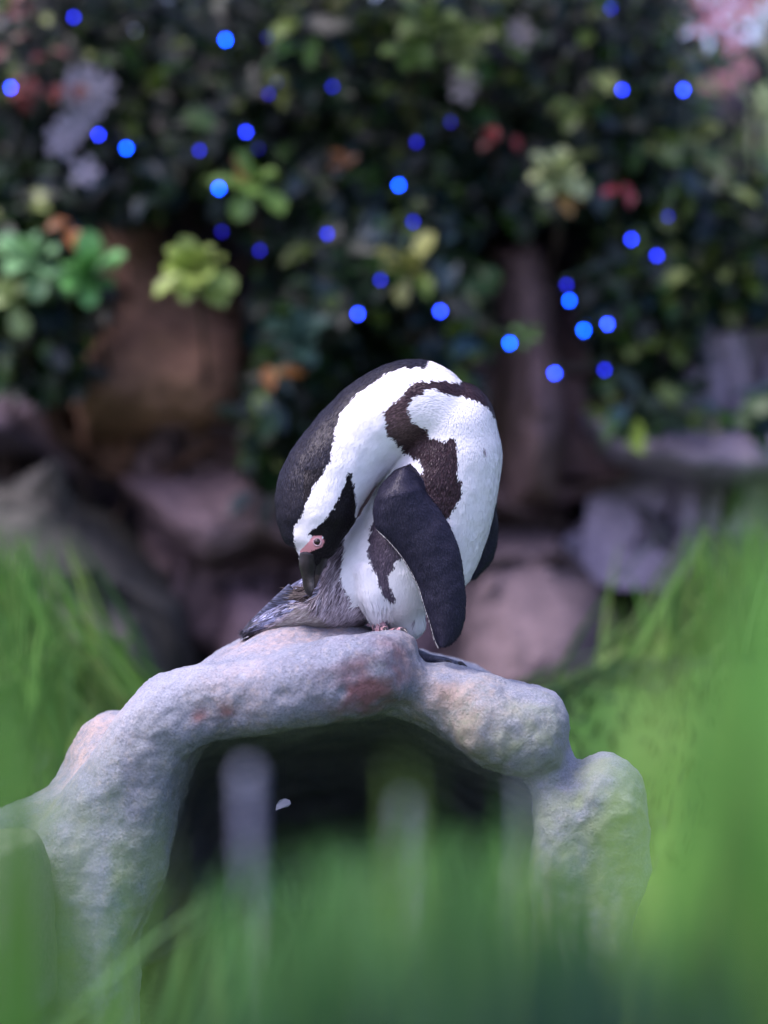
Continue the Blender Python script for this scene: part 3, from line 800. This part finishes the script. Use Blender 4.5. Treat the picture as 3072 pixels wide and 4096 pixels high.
plant('hedge', 'dense dark evergreen hedge filling the top behind the penguin', 'hedge',
      [(-60, 1480, -60, 470, 3.0, 3.5, 7000, .15), (700, 1300, -60, 260, 2.85, 3.1, 700, 1.0), (-60, 700, -60, 460, 2.9, 3.1, 900, .4), (700, 1250, 260, 470, 2.9, 3.1, 500, .5), (1270, 1450, 60, 900, 3.0, 3.6, 2300, .5), (1480, 1720, 420, 900, 3.2, 3.8, 1800, .6), (-300, 1500, -700, -60, 2.2, 3.4, 3200, .1), (-300, 1300, -1000, -600, 2.2, 3.4, 1500, .1)], 1.3, 200, size=(.035, .07))  # last two boxes: unseen overhang above the view, added to shade hedge and rocks
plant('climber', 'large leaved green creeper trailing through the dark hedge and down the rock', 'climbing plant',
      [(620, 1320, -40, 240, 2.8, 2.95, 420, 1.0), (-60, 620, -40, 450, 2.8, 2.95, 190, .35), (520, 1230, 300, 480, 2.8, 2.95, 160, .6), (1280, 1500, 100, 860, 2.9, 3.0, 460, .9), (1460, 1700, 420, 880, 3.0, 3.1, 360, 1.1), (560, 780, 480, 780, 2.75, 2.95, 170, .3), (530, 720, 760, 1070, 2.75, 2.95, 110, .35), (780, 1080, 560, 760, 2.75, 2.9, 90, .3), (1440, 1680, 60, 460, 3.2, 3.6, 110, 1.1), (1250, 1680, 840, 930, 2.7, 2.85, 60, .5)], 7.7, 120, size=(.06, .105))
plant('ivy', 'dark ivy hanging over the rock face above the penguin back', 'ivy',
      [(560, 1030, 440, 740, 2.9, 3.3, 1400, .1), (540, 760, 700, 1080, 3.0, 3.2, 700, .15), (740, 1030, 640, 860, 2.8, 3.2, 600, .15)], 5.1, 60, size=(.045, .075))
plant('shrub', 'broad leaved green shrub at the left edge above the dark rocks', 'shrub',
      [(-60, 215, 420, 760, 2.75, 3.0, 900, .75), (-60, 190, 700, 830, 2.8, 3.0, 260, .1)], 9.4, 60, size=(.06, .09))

def rosette(name, label, u, v, y, n, size, col, cat='plant'):
    n = int(n * 1.5)
    c = D(u, v, y); root = empty(name, c); tag(root, label, cat)
    for i in range(n):
        a = 2 * math.pi * i / n + rnd.uniform(-.2, .2); ring = .35 + .65 * (i % 2)
        d = np.array([[math.cos(a) * ring, -rnd.uniform(.15, .9), math.sin(a) * ring + .25]]); up = np.array([[rnd.gauss(0, .3), -.6, .8]])
        k = rnd.uniform(.75, 1.2)
        link('leaf', scatter_leaves('leaf', np.array([[0, 0, 0]]), d, up, np.array([size * rnd.uniform(.6, 1.0)]), np.array([col]) * k, (LV2, LF2)), M_leaf, root)
    V, Fc = loft([(0, .02, 0, .005, .005), (.01, .2, -.15, .006, .006), (0, .45, -.25, .008, .008)], n=4, seg=7)
    link('stem', smooth(mesh('stem', V, Fc)), M_bark, root)
YG = (.26, .36, .08)
rosette('leaf_rosette', 'bright yellow green leaf rosette in front of the tall brown rock slab', 418, 592, 2.45, 12, .125, YG)
rosette('leaf_rosette', 'loose sprig of long green leaves right of the bulb above the bright rosette', 545, 400, 2.6, 7, .12, (.17, .30, .06))
rosette('leaf_rosette', 'yellowing leaf sprig over the ivy left of the pale blue bulb', 885, 590, 2.6, 5, .12, (.26, .28, .08))
rosette('leaf_rosette', 'green broad leaf sprig at the left edge against the brown rock slab', 195, 600, 2.55, 8, .13, (.11, .32, .08))
rosette('leaf_rosette', 'green glossy leaf sprig at the far left above the shaded rocks', 75, 570, 2.6, 8, .12, (.16, .32, .14))
rosette('leaf_rosette', 'yellowish green leaf sprig low at the far left edge', 25, 650, 2.6, 6, .10, (.22, .30, .12))
rosette('leaf_rosette', 'dark bluish green sprig between the ivy and the brown rock slab', 640, 740, 2.7, 9, .12, (.05, .11, .08))
rosette('leaf_rosette', 'light green leaf sprig near the top of the hedge right of centre', 930, 60, 2.7, 9, .11, (.20, .30, .09))
rosette('leaf_rosette', 'pale green leaf sprig under the top one right of centre', 1000, 110, 2.7, 8, .10, (.24, .30, .12))
rosette('leaf_rosette', 'mid green leaf sprig beside the cream pink blossoms', 890, 110, 2.7, 7, .09, (.14, .24, .06))
rosette('leaf_rosette', 'pale green and cream sprig in the hedge right of centre', 1205, 375, 2.65, 9, .10, (.34, .40, .18))
rosette('leaf_rosette', 'small green leaf sprig in front of the rock pillar by the bulbs', 1140, 725, 2.6, 5, .05, (.10, .2, .05))

# coloured sprigs
def sprig(label, u, v, y, n, spread, size, col, cat='leaves', name='leaf_sprig'):
    c = D(u, v, y); root = empty(name, c); tag(root, label, cat)
    for i in range(n):
        p = np.array([[rnd.gauss(0, spread), rnd.gauss(0, spread * .4), rnd.gauss(0, spread)]])
        d = np.array([[rnd.gauss(0, 1), -.5, rnd.gauss(-.3, .7)]]); up = np.array([[0, -.7, .7]])
        link('leaf', scatter_leaves('leaf', p, d, up, np.array([size * rnd.uniform(.8, 1.2)]), np.array([col]) * rnd.uniform(.35, .8)), M_leaf, root)
    V, Fc = loft([(0, 0, spread, .003, .003), (0, .06, -.02, .004, .004), (.02, .3, -.1, .006, .006)], n=4, seg=6)
    link('twig', smooth(mesh('twig', V, Fc)), M_bark, root)
for (lb, u, v, n, sp, sz, col) in [
    ('dull red leaves in the top left corner of the hedge', 60, 60, 8, .05, .05, (.22, .05, .035)),
    ('dull red leaves beside the pale light patch at upper left', 105, 190, 10, .05, .055, (.26, .06, .045)),
    ('orange dead leaf hanging over the tall brown rock slab top', 152, 490, 2, .01, .065, (.38, .13, .02)),
    ('orange dead leaves hanging between the brown rock slab and the penguin', 590, 800, 2, .012, .06, (.34, .14, .03)),
    ('single crimson leaves in the hedge above the rock shelf', 1335, 400, 3, .02, .045, (.30, .02, .04)),
    ('red leaf pair deep in the dark of the hedge top', 1070, 290, 3, .015, .045, (.24, .02, .02)),
    ('amber leaf under the cream sprig', 1215, 425, 2, .01, .055, (.55, .32, .10)),
    ('rusty orange leaves beside the sprig of long green leaves', 515, 375, 2, .01, .05, (.38, .17, .05)),
    ('rusty leaves below the hedge centre top', 715, 350, 3, .02, .045, (.20, .08, .02))]:
    sprig(lb, u, v, 2.65, n, sp, sz, col)
def blossom_or_light_patch(label, pts, y, col, r=.022, name='blossom_or_light_patch'):
    c = D(pts[0][0], pts[0][1], y); root = empty(name, c); tag(root, label, 'flowers')
    for (u, v, k) in pts:
        q = D(u, v, y) - c
        for i in range(5):
            a = 2 * math.pi * i / 5
            d = np.array([[math.cos(a), -.4, math.sin(a)]])
            link('petal', scatter_leaves('petal', np.array([[q.x, q.y, q.z]]), d, np.array([[0., -1, .2]]), np.array([r * 1.7 * k]), np.array([col]), (LV2, LF2)), M_leaf, root)
PAL = (.24, .23, .29)  # pale light patches in the hedge, made up below as petals
blossom_or_light_patch('cluster of made-up pale lilac petals for the light patches at upper left', [(185, 190, 1.5), (205, 215, 1.3), (165, 205, 1.2), (175, 170, 1.1), (225, 180, .9)], 2.7, PAL)
blossom_or_light_patch('made-up pale lilac petals for light patches below the larger cluster at upper left', [(155, 280, 1.3), (135, 305, 1.3), (170, 262, 1.1), (190, 250, .8)], 2.7, PAL)
blossom_or_light_patch('made-up pale petals for a single light patch under the bright bulb at upper left', [(185, 370, 1.1)], 2.65, PAL)
blossom_or_light_patch('cream pink blossoms high in the hedge right of centre', [(1125, 75, 1.1), (1000, 170, 1.1), (1000, 195, 1.0), (1115, 60, .8)], 2.75, (.34, .29, .30))
blossom_or_light_patch('pink blossoms in the top right corner', [(1540, 40, 2.2), (1575, 90, 2.0), (1600, 10, 2.2), (1595, 150, 1.6), (1540, 170, 1.3), (1500, 20, 1.8), (1560, 200, 1.5), (1500, 90, 1.2)], 5.6, (.34, .13, .17))

def far_hedge():
    p, d, u, s, c = foliage('x', 'x', [(1250, 2100, -700, 1000, 6.5, 7.3, 4000, 1.0)], 3.3, size=(.07, .13), cols=np.array([(.16, .24, .10), (.25, .32, .16), (.12, .2, .07), (.3, .24, .2), (.36, .36, .30)]))
    root = empty('far_shrub', (2, 6.9, 0)); tag(root, 'sunlit pale green bushes far behind the right end of the hedge', 'bushes'); off_ = np.array(root.location)
    o = link('foliage', scatter_leaves('foliage', p - off_, d, u, s, c), M_leaf, root); o['kind'] = 'stuff'
    V, Fc = join_geo([ellipsoid((-.2, .6, .9), (1.8, .35, 2.0))]); me = displace(smooth(mesh('m', V, Fc)), [(1.5, .1, 2, 1, '')])
    link('inner_twigs', me, plain('deep twigs and leaves', (.05, .08, .03), .9, .1, (.10, .14, .06), 12, .05), root)
far_hedge()

# ------------------------------------------------------------------ blue fairy lights
M_bulb = bpy.data.materials.new('lit blue bulb'); M_bulb.use_nodes = True
nt = M_bulb.node_tree; nt.nodes.clear()
oi = N(nt, 'ShaderNodeObjectInfo'); em = N(nt, 'ShaderNodeEmission'); em.inputs[1].default_value = 22; ou = N(nt, 'ShaderNodeOutputMaterial')
nt.links.new(oi.outputs['Color'], em.inputs[0]); nt.links.new(em.outputs[0], ou.inputs[0])
M_sock = plain('green plastic socket', (.01, .03, .015), .5)
bulb_me = smooth(mesh('bulb', *ellipsoid((0, 0, 0), (.0045, .0045, .0055), 16, 10)))
sock_me = fix_normals(mesh('socket', *loft([(0, 0, .0068, .0035, .0035), (0, 0, .016, .0042, .0042)], n=2, seg=10)))
LIGHTS = [(159, 37, .4, 'dim blue bulb near the dull red leaves at top left'), (487, 86, 1, 'bright blue bulb highest in the dark hedge left of centre'),
 (23, 189, .8, 'bright blue bulb at the left edge of the hedge'), (213, 291, .6, 'left of the two blue bulbs beside the pale lilac light patches'),
 (273, 320, .95, 'brighter right one of the two blue bulbs beside the lilac light patches'), (431, 325, .3, 'dim violet bulb above the sprig of long green leaves'),
 (531, 285, .6, 'blue bulb over the dimmer bulb above the long leaved sprig'), (558, 321, .12, 'very dim bulb just under the blue bulb above the long leaved sprig'),
 (580, 203, .2, 'dim blue bulb, lower of a close dim pair in the upper hedge'), (598, 178, .1, 'faintest bulb, upper of a close dim pair in the upper hedge'),
 (718, 187, .25, 'half hidden dim bulb in the dark upper middle of the hedge'), (577, 80, .12, 'very dim bulb right of the highest bright bulb'),
 (473, 407, 1, 'bright bulb against the long green leaves over the rosette'), (861, 400, .9, 'bright blue bulb in the hedge high above the penguin'),
 (899, 307, .25, 'dim bulb above the bright bulb over the penguin'), (973, 263, .2, 'dim bulb among green leaves, highest right of centre'),
 (892, 479, .3, 'dim bulb straight under the bright bulb above the penguin'), (707, 505, .38, 'violet blue bulb against the dark rock left of the penguin top'),
 (479, 500, .2, 'dim bulb just above the bright yellow green rosette'), (561, 541, .25, 'dim bulb right of the bright yellow green rosette'),
 (822, 605, .3, 'pale bluish bulb beside the yellowing leaf sprig'), (773, 678, .8, 'blue bulb just above the penguin, left one of two'),
 (951, 672, .8, 'blue bulb just above the penguin, right one of two'), (1101, 741, 1, 'bright blue bulb at the pillar edge right of the penguin'),
 (1230, 649, .9, 'bright bulb against the top of the pillar'), (1261, 713, 1, 'brightest bulb in the dark gap beside the pillar'),
 (1312, 700, .85, 'bright bulb on the leaves right of the dark gap'), (1198, 806, .85, 'lowest bulb in front of the pillar'),
 (1306, 799, .4, 'dimmer bulb just over the right ledge beside the lowest pillar bulb'), (1224, 615, .3, 'dim violet bulb touching the bright one on the pillar top'),
 (1364, 517, .6, 'blue bulb in the right hedge, upper of a pair'), (1419, 552, .5, 'blue bulb in the right hedge, lower of a pair'),
 (1344, 194, .6, 'blue bulb at upper right, left of a level pair'), (1476, 194, .8, 'blue bulb at upper right, right of a level pair'),
 (1320, 18, .3, 'dim bulb at the very top right of the hedge'), (1443, 468, .2, 'pale dim bulb in the right hedge above the pair')]
for i, (u, v, b, lb) in enumerate(LIGHTS):
    y = 2.55 + .12 * math.sin(i * 2.1)
    r = empty('fairy_light', D(u, v, y)); tag(r, lb, 'light', 'blue fairy lights in the hedge')
    o = link('bulb', bulb_me, M_bulb, r)
    k = .15 + .85 * b
    o.color = (.003 * b + .012 * (b < .9) * b * b, .050 * b ** 2.6, 1.0 * b ** 2.1, 1) 
    link('socket', sock_me, M_sock, r)
def cord(label, ids):
    rows = []
    for i in ids:
        u, v = LIGHTS[i][:2]; p = D(u, v, 2.55 + .12 * math.sin(i * 2.1)) + Vector((0, .004, .018)); rows.append((p.x, p.y, p.z, .0014, .0014))
        
    o = link('light_cord', smooth(mesh('light_cord', *loft(rows, n=8, seg=6))), M_sock); tag(o, label, 'cord')
cord('thin green light cord through the bulbs on the left', [2, 3, 4, 5, 6, 7, 12, 18, 19, 17])
cord('thin green light cord through the bulbs above the penguin', [11, 9, 8, 10, 15, 14, 13, 16, 20, 21, 22, 23])
cord('thin green light cord through the bulbs at the pillar and right hedge', [27, 28, 26, 25, 24, 29, 31, 30, 35, 33, 32, 34])
cord('short green light cord at the top left', [0, 1])

# ------------------------------------------------------------------ foreground grass (out of focus)
def grass(name, label, spots, n_per, seed, col, wm=1.0, ln_=.10):
    """spots: (u,v,dist,spread_u,count): blade tops around (u,v) at that distance from the camera; roots on the ground"""
    V, Fc, Cc = [], [], []; r = random.Random(seed)
    for (u, v, dist, su, sv, cnt, k) in spots:
        for _ in range(cnt):
            y = dist - DIST + r.uniform(-.12, .12)
            tip = D(r.gauss(u, su), v + abs(r.gauss(0, sv)), y)
            lean = r.gauss(0, ln_); x0 = tip.x - lean; z1 = tip.z
            if z1 < .05: continue
            wd_ = r.uniform(.0035, .0075) * wm; ang = r.uniform(-.9, .9); wx, wy = math.cos(ang) * wd_, math.sin(ang) * wd_
            bend = r.uniform(.0, .12) * min(1, ln_ * 9) * r.choice((-1, 1)); o = len(V); g = r.uniform(.45, 1.6)
            m = 7
            for i in range(m):
                t = i / (m - 1); x = x0 + lean * t * t + bend * math.sin(t * 2.6) * .3; z = z1 * (t ** .92); w_ = (1 - t ** 2.5) * .9 + .1
                V.append((x - wx * w_, y - wy * w_ + .04 * t * t, z)); V.append((x + wx * w_, y + wy * w_ + .04 * t * t, z))
                cc = [c_ * g * k for c_ in col[r.randrange(len(col))]] if i == 0 else cc
                Cc += [cc, cc]
                if i: Fc.append((o + 2 * i - 2, o + 2 * i - 1, o + 2 * i + 1, o + 2 * i))
    me = flat_mesh(name, np.array(V), np.array(Fc)); set_col(me, 'Col', np.array(Cc)); smooth(me)
    o = link(name, me, M_grass); tag(o, label, 'grass', kind='stuff'); return o
GC = [(.09, .22, .07), (.12, .27, .09), (.07, .18, .06), (.13, .25, .06), (.10, .24, .12)]
GA = [(.032, .105, .018), (.048, .13, .026), (.024, .085, .018), (.065, .15, .045)]
GB = [(.010, .045, .018), (.014, .055, .025), (.018, .07, .045)]
GD = [(.065, .19, .026), (.11, .26, .04), (.055, .16, .026), (.13, .23, .045)]
grass('grass', 'soft green grass blurred low in front of the rock arch', [
    (720, 1900, 1.05, 130, 130, 32, 1.15), (1000, 1860, 1.1, 190, 160, 46, 1.15), (1400, 1970, 1.1, 120, 160, 46, 1.0), (420, 2120, 1.1, 60, 100, 8, .9)], 0, 3, GA, 1.9, .05)
grass('grass', 'green grass standing just in front of the dark hollow', [
    (820, 1810, 1.7, 190, 110, 100, 1.3), (1050, 1790, 1.8, 120, 110, 50, 1.25), (520, 1900, 2.2, 70, 90, 30, 1.0), (850, 1790, 1.5, 160, 80, 24, 1.2), (1000, 1740, 1.7, 120, 60, 9, 1.7), (620, 1860, 1.6, 80, 60, 6, 1.6)], 0, 8, GA, 1.2, .08)
grass('grass', 'dark bluish green grass blurred along the bottom edge', [
    (480, 2190, .85, 200, 40, 9, .9), (950, 2090, .8, 220, 120, 42, .8), (1400, 1980, .85, 130, 140, 42, .8)], 0, 6, GB, 1.9, .05)
grass('grass', 'few pale green blades blurred across the dark hollow', [
    (1130, 1660, 1.3, 30, 200, 5, 1.1), (930, 1640, 1.1, 30, 30, 2, 1.0), (470, 1790, 1.3, 40, 100, 3, 1.1), (330, 1700, 1.2, 40, 100, 2, 1.0), (200, 1880, 1.2, 50, 200, 2, 1)], 0, 7, GD, 1.7, .03)
grass('grass', 'few bright blades of grass leaning in at the left edge', [
    (-60, 1090, 1.0, 60, 180, 9, 1.0), (40, 1180, 1.1, 60, 160, 5, 1.0)], 0, 4, GD, 1.9, .03)
grass('grass', 'tall bright grass clump at the right edge in front', [
    (1680, 1020, 1.1, 60, 200, 11, 1.1), (1620, 1300, 1.1, 70, 200, 10, 1.3), (1570, 1600, 1.2, 90, 200, 14, 1.1), (1440, 1340, 1.15, 30, 60, 2, 1.2), (1520, 1220, 1.2, 50, 120, 4, 1.3), (1500, 1900, 1.1, 100, 120, 26, .9)], 0, 5, GD, 2.0, .07)

grass('grass', 'bright tall grass standing behind the arch at the right edge', [(1640, 1120, 5.75, 110, 160, 240, .6), (1480, 1330, 5.7, 70, 120, 140, .6), (1340, 1430, 5.6, 80, 80, 120, .5)], 0, 9, GD, 2.6, .2)
grass('grass', 'tall grass standing behind the arch at the left edge', [(-20, 1130, 5.7, 80, 140, 200, .65), (120, 1330, 5.6, 70, 130, 150, .6)], 0, 10, GD, 2.6, .2)

def bank_h(x, y):
    left = .40 * math.exp(-((x + 1.15) / .50) ** 2) * math.exp(-((y - 2.1) / .40) ** 2)
    right = .40 * math.exp(-((x - .75) / .55) ** 4) * math.exp(-((y - 2.1) / .38) ** 2)
    return left + right
def bank():
    nx, ny = 110, 50; V = []
    for j in range(ny):
        for i in range(nx):
            x = -2.6 + 5.2 * i / (nx - 1); y = 1.3 + 1.6 * j / (ny - 1)
            V.append((x, y, bank_h(x, y) + .05 * noise.noise(Vector((x * 3, y * 3, 0))) * min(1, bank_h(x, y) * 6) - .03 + .02 * min(1, bank_h(x, y) * 20)))
    V = np.array(V); a = (np.arange(ny - 1)[:, None] * nx + np.arange(nx - 1)).ravel()
    me = smooth(flat_mesh('grass_bank', V, np.stack([a, a + 1, a + nx + 1, a + nx], 1)))
    tag(link('grass_bank', me, plain('mossy green turf', (.022, .065, .012), .95, .1, (.04, .09, .022), 5, .02)), kind='structure')
    sel = rng.choice(len(V), 9000, p=(V[:, 2].clip(0) ** .7) / (V[:, 2].clip(0) ** .7).sum())
    p = V[sel] + rng.normal(0, .03, (9000, 3)) * (1, 1, 0); n = len(p)
    for q in range(n): p[q, 2] = bank_h(p[q, 0], p[q, 1]) - .03
    d = np.stack([rng.normal(0, .5, n), rng.normal(-.1, .5, n), np.full(n, 1.)], 1)
    o = link('turf_blades', scatter_leaves('turf_blades', p, d, np.stack([rng.normal(0, 1, n), -np.ones(n), np.zeros(n)], 1), rng.uniform(.03, .06, n), np.array(GC)[rng.integers(0, 5, n)] * rng.uniform(.22, .42, (n, 1)), (LV * (1, .35, 1), LF)), M_grass)
    tag(o, 'short turf growing on the banks behind the rock arch', 'grass', kind='stuff')
bank()

M_stalk = plain('grey lilac flower spike', (.16, .17, .25), .8, .2, (.23, .26, .32), 60)
M_stem = plain('grey green stem', (.20, .27, .20), .7, .3, (.28, .34, .28), 60)
def spike(label, u, v0, v1, dist, wpx, lean=0):
    y = dist - DIST; top = D(u, v0, y); bot = D(u + lean, v1, y); r = wpx * F * S * dist / DIST / 2
    root = empty('flower_spike', (bot.x, y, 0)); tag(root, label, 'flower'); o = Vector(root.location)
    parts = []
    for i in range(30):
        t = i / 29; c = top.lerp(bot, t) - o; parts.append(ellipsoid(c, (r * (.85 + .15 * math.sin(i * .9)) * (1 - .3 * t), r * .8, (top.z - bot.z) / 16), 10, 6))
    V, Fc = join_geo(parts); link('flower_head', smooth(mesh('flower_head', V, Fc)), M_stalk, root)
    b = bot - o; V, Fc = loft([(b.x, b.y, b.z, .004, .004), (b.x * .5, 0, b.z * .5, .005, .005), (0, 0, 0, .006, .006)], n=4, seg=8)
    link('stem', smooth(mesh('stem', V, Fc)), M_stem, root)
spike('blurred pale lilac flower spike in front of the dark hollow, left one', 535, 1672, 1960, 1.5, 42, 5)
spike('blurred pale lilac flower spike in front of the dark hollow, right one', 878, 1742, 1990, 1.5, 38, -10)
spike('blurred grey green flower spike over the right foot of the arch', 1135, 1690, 1880, 1.5, 20, 0)
spike('blurred long lilac flower spike over the left foot of the arch', 185, 1850, 2230, 1.5, 30, 0)

def caught_leaf():
    c = D(612, 1738, -.14); root = empty('fallen_leaf', c); tag(root, 'small pale grey leaf hanging in the dark hollow under the arch', 'leaf')
    V, Fc = [], []
    out = [(-.0105, -.008), (-.0095, .000), (-.005, .0065), (.002, .0085), (.009, .006), (.0105, .001), (.007, -.003), (.000, -.0045), (-.006, -.006)]
    V = [(x, -.0006 + .002 * math.sin(x * 200), z) for x, z in out] + [(x, .0006 + .002 * math.sin(x * 200), z) for x, z in out]; n = len(out)
    Fc = [tuple(range(n))[::-1], tuple(range(n, 2 * n))] + [(i, (i + 1) % n, (i + 1) % n + n, i + n) for i in range(n)]
    link('leaf_blade', mesh('leaf_blade', V, Fc), plain('dry pale leaf', (.13, .14, .18), .7, c2=(.17, .18, .22)), root)
    h = rock_bvh.ray_cast(Vector(c), Vector((0, 0, 1))); L = (h[0].z - c.z) if h[0] else .1
    link('silk_thread', mesh('silk_thread', *loft([(.002, 0, .008, .00005, .00005), (.002, 0, L + .003, .00005, .00005)], n=2, seg=5)), plain('silk', (.015, .015, .02)), root)
caught_leaf()
